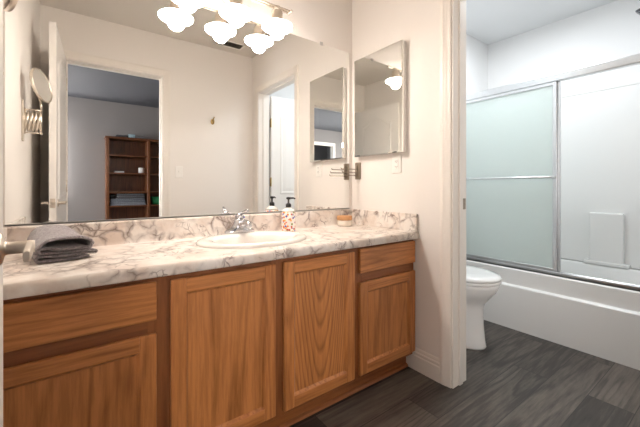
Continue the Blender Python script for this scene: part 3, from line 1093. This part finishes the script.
# ------------------------------------------------------------------ on the doorway wall, seen in the big mirror
sx_, sz_ = 0.815, 1.225
sw = thing('light_switch', (sx_, YF, sz_ - 0.06), 'white light switch on the wall beside the bedroom doorway', 'light switch')
obj('plate', B((sx_ - 0.036, sx_ + 0.036, YF + 0.0002, YF + 0.0055, sz_ - 0.058, sz_ + 0.058, 0.0025, 2)), M['plastic'], sw)
obj('toggle', B((sx_ - 0.005, sx_ + 0.005, YF + 0.005, YF + 0.017, sz_ - 0.004, sz_ + 0.012, 0.0015, 1)), M['plastic'], sw)
hx_, hz_ = 1.15, 1.765
bm = bmesh.new()
lathe(bm, (hx_, YF + 0.0003, hz_), (0, 1, 0), [(0.020, 0), (0.020, 0.003), (0.014, 0.006), (0.006, 0.008)], 24, sy=1.5)
tube(bm, [(hx_, YF + 0.006, hz_ - 0.004), (hx_, YF + 0.030, hz_ - 0.020), (hx_, YF + 0.042, hz_ - 0.014), (hx_, YF + 0.044, hz_ + 0.004)], [0.006, 0.0055, 0.0055, 0.007], 12)
tube(bm, [(hx_, YF + 0.006, hz_ + 0.008), (hx_, YF + 0.040, hz_ + 0.028), (hx_, YF + 0.052, hz_ + 0.040)], [0.006, 0.0055, 0.007], 12)
obj('robe_hook', bm, M['brass'], None, 'small brass robe hook on the blank cream wall in the mirror', 'hook')
# ceiling register
vx, vy = 1.26, Y(0.28)
ve = thing('ceiling_vent', (vx, vy, ZC), 'dark slotted air vent in the ceiling seen in the mirror', 'vent')
bm = B((vx - 0.15, vx + 0.15, vy - 0.075, vy - 0.055, ZC - 0.006, ZC - 0.0003, 0.002, 1), (vx - 0.15, vx + 0.15, vy + 0.055, vy + 0.075, ZC - 0.006, ZC - 0.0003, 0.002, 1),
       (vx - 0.15, vx - 0.13, vy - 0.075, vy + 0.075, ZC - 0.006, ZC - 0.0003, 0.002, 1), (vx + 0.13, vx + 0.15, vy - 0.075, vy + 0.075, ZC - 0.006, ZC - 0.0003, 0.002, 1),
       (vx - 0.062, vx - 0.046, vy - 0.075, vy + 0.075, ZC - 0.006, ZC - 0.0003, 0.002, 1))
obj('frame', bm, M['plastic'], ve)
obj('backing', B((vx - 0.14, vx + 0.14, vy - 0.065, vy + 0.065, ZC - 0.0016, ZC - 0.0004)), M['dark'], ve)
bm = bmesh.new()
for k in range(7):
    yy = vy - 0.048 + k * 0.016
    prism(bm, [(vx - 0.135, yy, ZC - 0.0018), (vx - 0.135, yy + 0.002, ZC - 0.0018), (vx - 0.135, yy + 0.007, ZC - 0.005), (vx - 0.135, yy + 0.005, ZC - 0.005)], (0.27, 0, 0))
obj('louvers', bm, M['bronze'], ve)

# ------------------------------------------------------------------ toilet
TX = 2.165
to = thing('toilet', (TX, Y(1.35), 0), 'white porcelain toilet with closed lid beside the bathtub', 'toilet')


def tring(z, bf, bb, hw, n=44, sq=0.5):
    """egg-shaped ring: pointed front at small b, squarer back"""
    c = bf + (bb - bf) * 0.52
    pts = []
    for k in range(n):
        a = 2 * PI * k / n
        ca, sa = math.cos(a), math.sin(a)
        if sa < 0:
            pts.append((TX + hw * ca, Y(c + (c - bf) * sa), z))
        else:
            pts.append((TX + hw * math.copysign(abs(ca) ** (1 - sq * 0.6), ca), Y(c + (bb - c) * abs(sa) ** (1 - sq * 0.6)), z))
    return pts


bm = bmesh.new()
loft(bm, [tring(0, 1.095, 1.58, 0.122), tring(0.012, 1.09, 1.58, 0.124), tring(0.05, 1.098, 1.57, 0.118), tring(0.16, 1.108, 1.55, 0.112), tring(0.26, 1.110, 1.53, 0.112), tring(0.295, 1.10, 1.52, 0.122),
          tring(0.335, 1.068, 1.515, 0.146), tring(0.375, 1.034, 1.51, 0.172), tring(0.415, 1.014, 1.51, 0.184), tring(0.435, 1.010, 1.51, 0.187), tring(0.440, 1.016, 1.505, 0.182)])
obj('bowl', bm, M['porcelain'], to)
bm = bmesh.new()
loft(bm, [tring(0.4405, 1.010, 1.455, 0.186), tring(0.444, 1.004, 1.46, 0.190), tring(0.455, 1.002, 1.46, 0.191), tring(0.461, 1.008, 1.455, 0.186)])
obj('seat', bm, M['porcelain'], to)
bm = bmesh.new()
loft(bm, [tring(0.4625, 1.008, 1.46, 0.186), tring(0.466, 1.002, 1.465, 0.190), tring(0.478, 1.001, 1.465, 0.191), tring(0.488, 1.012, 1.46, 0.183), tring(0.494, 1.055, 1.44, 0.150), tring(0.496, 1.12, 1.40, 0.09)])
obj('lid', bm, M['porcelain'], to)
bm = bmesh.new()
loft(bm, [rrect(TX - 0.10, TX + 0.10, Y(1.44), Y(1.685), 0.03, 0.30), rrect(TX - 0.13, TX + 0.13, Y(1.47), Y(1.69), 0.03, 0.435), rrect(TX - 0.20, TX + 0.20, Y(1.495), Y(1.692), 0.035, 0.445), rrect(TX - 0.225, TX + 0.225, Y(1.485), Y(1.695), 0.035, 0.80)])
tk = obj('tank', bm, M['porcelain'], to)
bm = bmesh.new()
loft(bm, [rrect(TX - 0.23, TX + 0.23, Y(1.478), Y(1.697), 0.035, 0.801), rrect(TX - 0.236, TX + 0.236, Y(1.472), Y(1.698), 0.035, 0.81), rrect(TX - 0.236, TX + 0.236, Y(1.472), Y(1.698), 0.035, 0.828), rrect(TX - 0.226, TX + 0.226, Y(1.482), Y(1.694), 0.03, 0.836)])
obj('tank_lid', bm, M['porcelain'], to)
bm = bmesh.new()
lathe(bm, (TX - 0.15, Y(1.486), 0.72), (0, -1, 0), [(0.012, 0), (0.012, 0.010), (0.006, 0.014)], 16)
tube(bm, [(TX - 0.15, Y(1.474), 0.72), (TX - 0.11, Y(1.472), 0.712), (TX - 0.085, Y(1.472), 0.708)], [0.006, 0.0055, 0.007], 10)
obj('flush_lever', bm, M['chrome'], tk)

# ------------------------------------------------------------------ bathtub, surround and sliding shower door
UX0, UX1, UY0, UY1 = 2.645, XB - 0.001, Y(0.181), YB - 0.001
TZ = 0.452
tub = thing('bathtub', ((UX0 + UX1) / 2, (UY0 + UY1) / 2, 0), 'white alcove bathtub with a plain stepped apron', 'bathtub')
bm = bmesh.new()


def ur(i, z, fx=None, r=0.012):
    return rrect(UX0 + i if fx is None else fx, UX1 - i, UY0 + i, UY1 - i, r, z)


rings = [rrect(UX0, UX1, UY0, UY1, 0.004, 0.0), rrect(UX0, UX1, UY0, UY1, 0.004, 0.318), rrect(UX0 + 0.002, UX1, UY0, UY1, 0.004, 0.323), rrect(UX0 + 0.006, UX1, UY0, UY1, 0.004, 0.326),
         rrect(UX0 + 0.018, UX1, UY0, UY1, 0.004, 0.330), rrect(UX0 + 0.022, UX1, UY0, UY1, 0.004, 0.334), rrect(UX0 + 0.022, UX1, UY0, UY1, 0.004, TZ - 0.010), rrect(UX0 + 0.025, UX1, UY0, UY1, 0.004, TZ - 0.003), rrect(UX0 + 0.032, UX1, UY0, UY1, 0.004, TZ),
         rrect(UX0 + 0.100, UX1 - 0.050, UY0 + 0.085, UY1 - 0.085, 0.09, TZ), rrect(UX0 + 0.112, UX1 - 0.062, UY0 + 0.097, UY1 - 0.097, 0.085, TZ - 0.012),
         rrect(UX0 + 0.12, UX1 - 0.09, UY0 + 0.15, UY1 - 0.14, 0.08, 0.14), rrect(UX0 + 0.17, UX1 - 0.14, UY0 + 0.22, UY1 - 0.20, 0.06, 0.095)]
loft(bm, rings)
for f in bm.faces:
    if f.calc_center_median().z < TZ - 0.02 and f.calc_center_median().x < UX0 + 0.03:
        f.smooth = False
obj('shell', bm, M['acrylic'], tub)

su = thing('shower_surround', (XB, (UY0 + UY1) / 2, TZ), 'white molded shower surround panels around the bathtub', 'shower surround')
ZS = 1.905
obj('back_panel', B((XB - 0.010, XB + 0.018, UY0 + 0.012, UY1 - 0.012, TZ + 0.001, ZS, 0.004, 2), (XB - 0.014, XB + 0.018, UY0 + 0.012, UY1 - 0.012, ZS - 0.055, ZS - 0.035, 0.004, 2)), M['acrylic'], su)
obj('end_panel', B((UX0 + 0.085, XB + 0.018, UY1 - 0.013, UY1, TZ + 0.001, ZS, 0.004, 2)), M['acrylic'], su)
obj('end_panel', B((UX0 + 0.085, XB + 0.018, UY0, UY0 + 0.013, TZ + 0.001, ZS, 0.004, 2)), M['acrylic'], su)
bm = B((XB - 0.062, XB - 0.004, Y(0.635), Y(0.842), TZ + 0.001, 0.868, 0.010, 3), (XB - 0.066, XB - 0.004, Y(0.60), Y(0.88), TZ + 0.001, TZ + 0.03, 0.008, 3))
obj('soap_ledge', bm, M['acrylic'], su)

sd_ = thing('shower_door', (UX0 + 0.035, (UY0 + UY1) / 2, TZ), 'aluminium framed sliding shower door with greenish frosted glass', 'shower door')
DXa = UX0 + 0.034
bm = B((DXa, DXa + 0.046, UY0 + 0.016, UY1 - 0.016, 1.812, 1.867, 0.005, 2))
obj('header', bm, M['alu'], sd_)
bm = B((DXa, DXa + 0.046, UY0 + 0.016, UY1 - 0.016, TZ + 0.0005, TZ + 0.010), (DXa, DXa + 0.004, UY0 + 0.016, UY1 - 0.016, TZ + 0.001, TZ + 0.028, 0.001, 1), (DXa + 0.021, DXa + 0.025, UY0 + 0.016, UY1 - 0.016, TZ + 0.001, TZ + 0.022, 0.001, 1), (DXa + 0.042, DXa + 0.046, UY0 + 0.016, UY1 - 0.016, TZ + 0.001, TZ + 0.026, 0.001, 1))
obj('bottom_track', bm, M['alu'], sd_)
for ya, yb in ((UY1 - 0.016, UY1 - 0.001), (UY0 + 0.001, UY0 + 0.016)):
    obj('wall_jamb', B((DXa + 0.002, DXa + 0.044, ya, yb, TZ + 0.001, 1.867, 0.002, 1)), M['alu'], sd_)


def panel(xc, b0, b1, bar):
    z0, z1 = TZ + 0.014, 1.812
    ya, yb = Y(b0), Y(b1)
    bm = B((xc - 0.0075, xc + 0.0075, ya, ya + 0.024, z0, z1, 0.002, 1), (xc - 0.0075, xc + 0.0075, yb - 0.024, yb, z0, z1, 0.002, 1),
           (xc - 0.007, xc + 0.007, ya + 0.02, yb - 0.02, z0, z0 + 0.036, 0.002, 1), (xc - 0.007, xc + 0.007, ya + 0.02, yb - 0.02, z1 - 0.024, z1, 0.002, 1))
    p = obj('sliding_panel', bm, M['alu'], sd_)
    obj('glass', B((xc - 0.0025, xc + 0.0025, ya + 0.020, yb - 0.020, z0 + 0.030, z1 - 0.020)), M['frost'], p, 'greenish frosted glass')
    if bar:
        t = bmesh.new()
        zz = 1.143
        xo = xc - 0.038
        cyl(t, (xo, ya + 0.012, zz), (xo, yb - 0.012, zz), 0.0085, 16, bev=0.001)
        for yy in (ya + 0.012, yb - 0.012):
            cyl(t, (xc - 0.006, yy, zz), (xo - 0.010, yy, zz), 0.011, 16, bev=0.002)
        obj('towel_bar', t, M['alu'], p)
    return p


panel(DXa + 0.012, 0.858, 1.676, True)
panel(DXa + 0.034, 0.842, 1.660, False)

# shower head on the near end wall
shx, shy = 3.00, Y(0.181)
sh = thing('shower_fixture', (shx, shy, 2.26), 'dark chrome shower head at the upper right edge of the photo', 'shower head')
bm = bmesh.new()
lathe(bm, (shx, shy + 0.0005, 2.28), (0, 1, 0), [(0.034, 0), (0.034, 0.003), (0.022, 0.010), (0.011, 0.012)], 24)
tube(bm, [(shx, shy + 0.004, 2.28), (shx, shy + 0.12, 2.30), (shx, shy + 0.20, 2.29), (shx, shy + 0.255, 2.262)], 0.0095, 14)
obj('arm', bm, M['chrome'], sh)
bm = bmesh.new()
lathe(bm, (shx, shy + 0.25, 2.266), Vector((0, 0.62, -0.6)), [(0.011, 0), (0.016, 0.006), (0.016, 0.018), (0.022, 0.026), (0.038, 0.060), (0.040, 0.068), (0.037, 0.072), (0.001, 0.070)], 28)
obj('spray_head', bm, paint('gunmetal', (0.07, 0.07, 0.075), 0.35, 0.05, 30, metallic=0.6), sh)

# ------------------------------------------------------------------ bookcase in the bedroom, seen through the doorway in the mirror
KX0, KXM, KX1 = 0.400, 1.005, 1.610
KYF, KYB = BY + 0.30, BY + 0.004
shelf_z = (0.08, 0.43, 0.765, 1.0, 1.318, 1.617)
bk = thing('bookcase', ((KX0 + KX1) / 2, (KYF + KYB) / 2, 0), 'tall brown wooden double bookcase seen through the doorway in the mirror', 'bookcase')
for xc in (KX0, KXM, KX1):
    obj('side_panel', B((xc - 0.022, xc + 0.022, KYB, KYF, 0, 1.88, 0.002, 1)), M['shelf_side'], bk)
obj('top_board', B((KX0 - 0.035, KX1 + 0.035, KYB, KYF + 0.02, 1.88, 1.915, 0.004, 2)), M['shelf_wood'], bk)
obj('back_board', B((KX0, KX1, KYB, KYB + 0.008, 0.02, 1.88)), M['shelf_side'], bk)
obj('plinth', B((KX0 + 0.02, KX1 - 0.02, KYF - 0.03, KYF - 0.012, 0, 0.08)), M['shelf_wood'], bk)
for xa, xb in ((KX0 + 0.022, KXM - 0.022), (KXM + 0.022, KX1 - 0.022)):
    for z in shelf_z:
        obj('shelf', B((xa, xb, KYB + 0.008, KYF - 0.004, z - 0.022, z, 0.001, 1)), M['shelf_wood'], bk)


def folded(x0, x1, y0, y1, z0, h, layers=2):
    """a folded towel: rounded layers meeting at a fold in front"""
    bm = bmesh.new()
    lh = h / layers
    for k in range(layers):
        za = z0 + lh * k
        box(bm, x0 + 0.004 * k, x1 - 0.004 * k, y0, y1 - 0.004 * (k % 2), za + 0.0004, za + lh - 0.0004, min(lh * 0.42, 0.02), 4)
    box(bm, x0 + 0.02, x1 - 0.02, y0 + 0.01, y1 - 0.03, z0 + lh * 0.3, z0 + h - lh * 0.3)
    return bm


zt = 0.766
for h, mat, xa, xb, lab in ((0.052, 'towel_pale', 0.435, 0.96, 'pale grey folded towel at the bottom of the bookcase stack'), (0.062, 'towel_blue', 0.44, 0.955, 'blue-grey folded towel in the middle of the bookcase stack'),
                            (0.078, 'towel_dark', 0.53, 0.95, 'dark speckled folded towel on top of the bookcase stack')):
    obj('folded_towel', folded(xa, xb, KYB + 0.05, KYF - 0.02, zt, h), M[mat], None, lab, 'towel', 'folded towels on the bookcase shelf', smooth=True)
    zt += h + 0.0008
obj('pouch', folded(0.435, 0.518, KYB + 0.08, KYF - 0.05, 0.766 + 0.116, 0.07, 1), M['black'], None, 'small black pouch left of the dark towel on the bookcase', 'pouch', smooth=True)
bm = bmesh.new()
lathe(bm, (0.905, KYF - 0.10, 1.3185), (0, 0, 1), [(0.040, 0), (0.046, 0.004), (0.050, 0.09), (0.052, 0.094), (0.047, 0.093), (0.044, 0.012), (0.001, 0.010)], 32)
obj('cup', bm, M['porcelain'], None, 'white cup on the third shelf from the bookcase top', 'cup')
obj('white_box', B((0.50, 0.64, KYF - 0.16, KYF - 0.06, 1.3185, 1.345, 0.003, 2), (0.502, 0.638, KYF - 0.158, KYF - 0.062, 1.345, 1.348, 0.001, 1)), M['white_in'], None, 'flat white box on the bookcase shelf left of the cup', 'box')
bm = bmesh.new()
cx_, cy_ = 1.215, KYF - 0.13
gr = thing('storage_bin', (cx_, cy_, 0.766), 'green plastic bin on the right half of the bookcase', 'bin')
R = [rrect(cx_ - 0.135, cx_ + 0.135, cy_ - 0.08, cy_ + 0.08, 0.02, 0.766), rrect(cx_ - 0.15, cx_ + 0.15, cy_ - 0.095, cy_ + 0.095, 0.02, 0.90), rrect(cx_ - 0.143, cx_ + 0.143, cy_ - 0.088, cy_ + 0.088, 0.02, 0.90), rrect(cx_ - 0.13, cx_ + 0.13, cy_ - 0.075, cy_ + 0.075, 0.02, 0.775)]
loft(bm, R)
obj('tub', bm, M['green'], gr)
obj('rim', B((cx_ - 0.158, cx_ + 0.158, cy_ + 0.094, cy_ + 0.103, 0.885, 0.902, 0.002, 1), (cx_ - 0.158, cx_ + 0.158, cy_ - 0.103, cy_ - 0.094, 0.885, 0.902, 0.002, 1), (cx_ - 0.158, cx_ - 0.149, cy_ - 0.10, cy_ + 0.10, 0.885, 0.902, 0.002, 1), (cx_ + 0.149, cx_ + 0.158, cy_ - 0.10, cy_ + 0.10, 0.885, 0.902, 0.002, 1)), M['green'], gr)
bm = bmesh.new()
lathe(bm, (cx_ + 0.02, cy_, 0.7755), (0, 0, 1), [(0.045, 0), (0.048, 0.01), (0.048, 0.145), (0.03, 0.165), (0.016, 0.17), (0.016, 0.188)], 28)
obj('bottle', bm, M['black'], None, 'black bottle standing in the green bin', 'bottle')
bm = folded(0.52, 0.70, KYB + 0.06, KYF - 0.05, 1.9155, 0.045, 1)
obj('folded_cloth', bm, M['towel_dark'], None, 'dark folded cloth on top of the bookcase', 'cloth', smooth=True)
bm = B((0.705, 0.80, KYB + 0.10, KYF - 0.05, 1.9155, 1.975, 0.006, 2), (0.702, 0.803, KYB + 0.097, KYF - 0.047, 1.955, 1.978, 0.003, 2))
obj('gift_box', bm, M['teal'], None, 'pale blue box between cloths on top of the bookcase', 'box')
bm = folded(0.81, 0.95, KYB + 0.07, KYF - 0.04, 1.9155, 0.032, 1)
obj('folded_cloth', bm, M['towel_pale'], None, 'pale grey folded cloth right of the blue box on the bookcase', 'cloth', smooth=True)
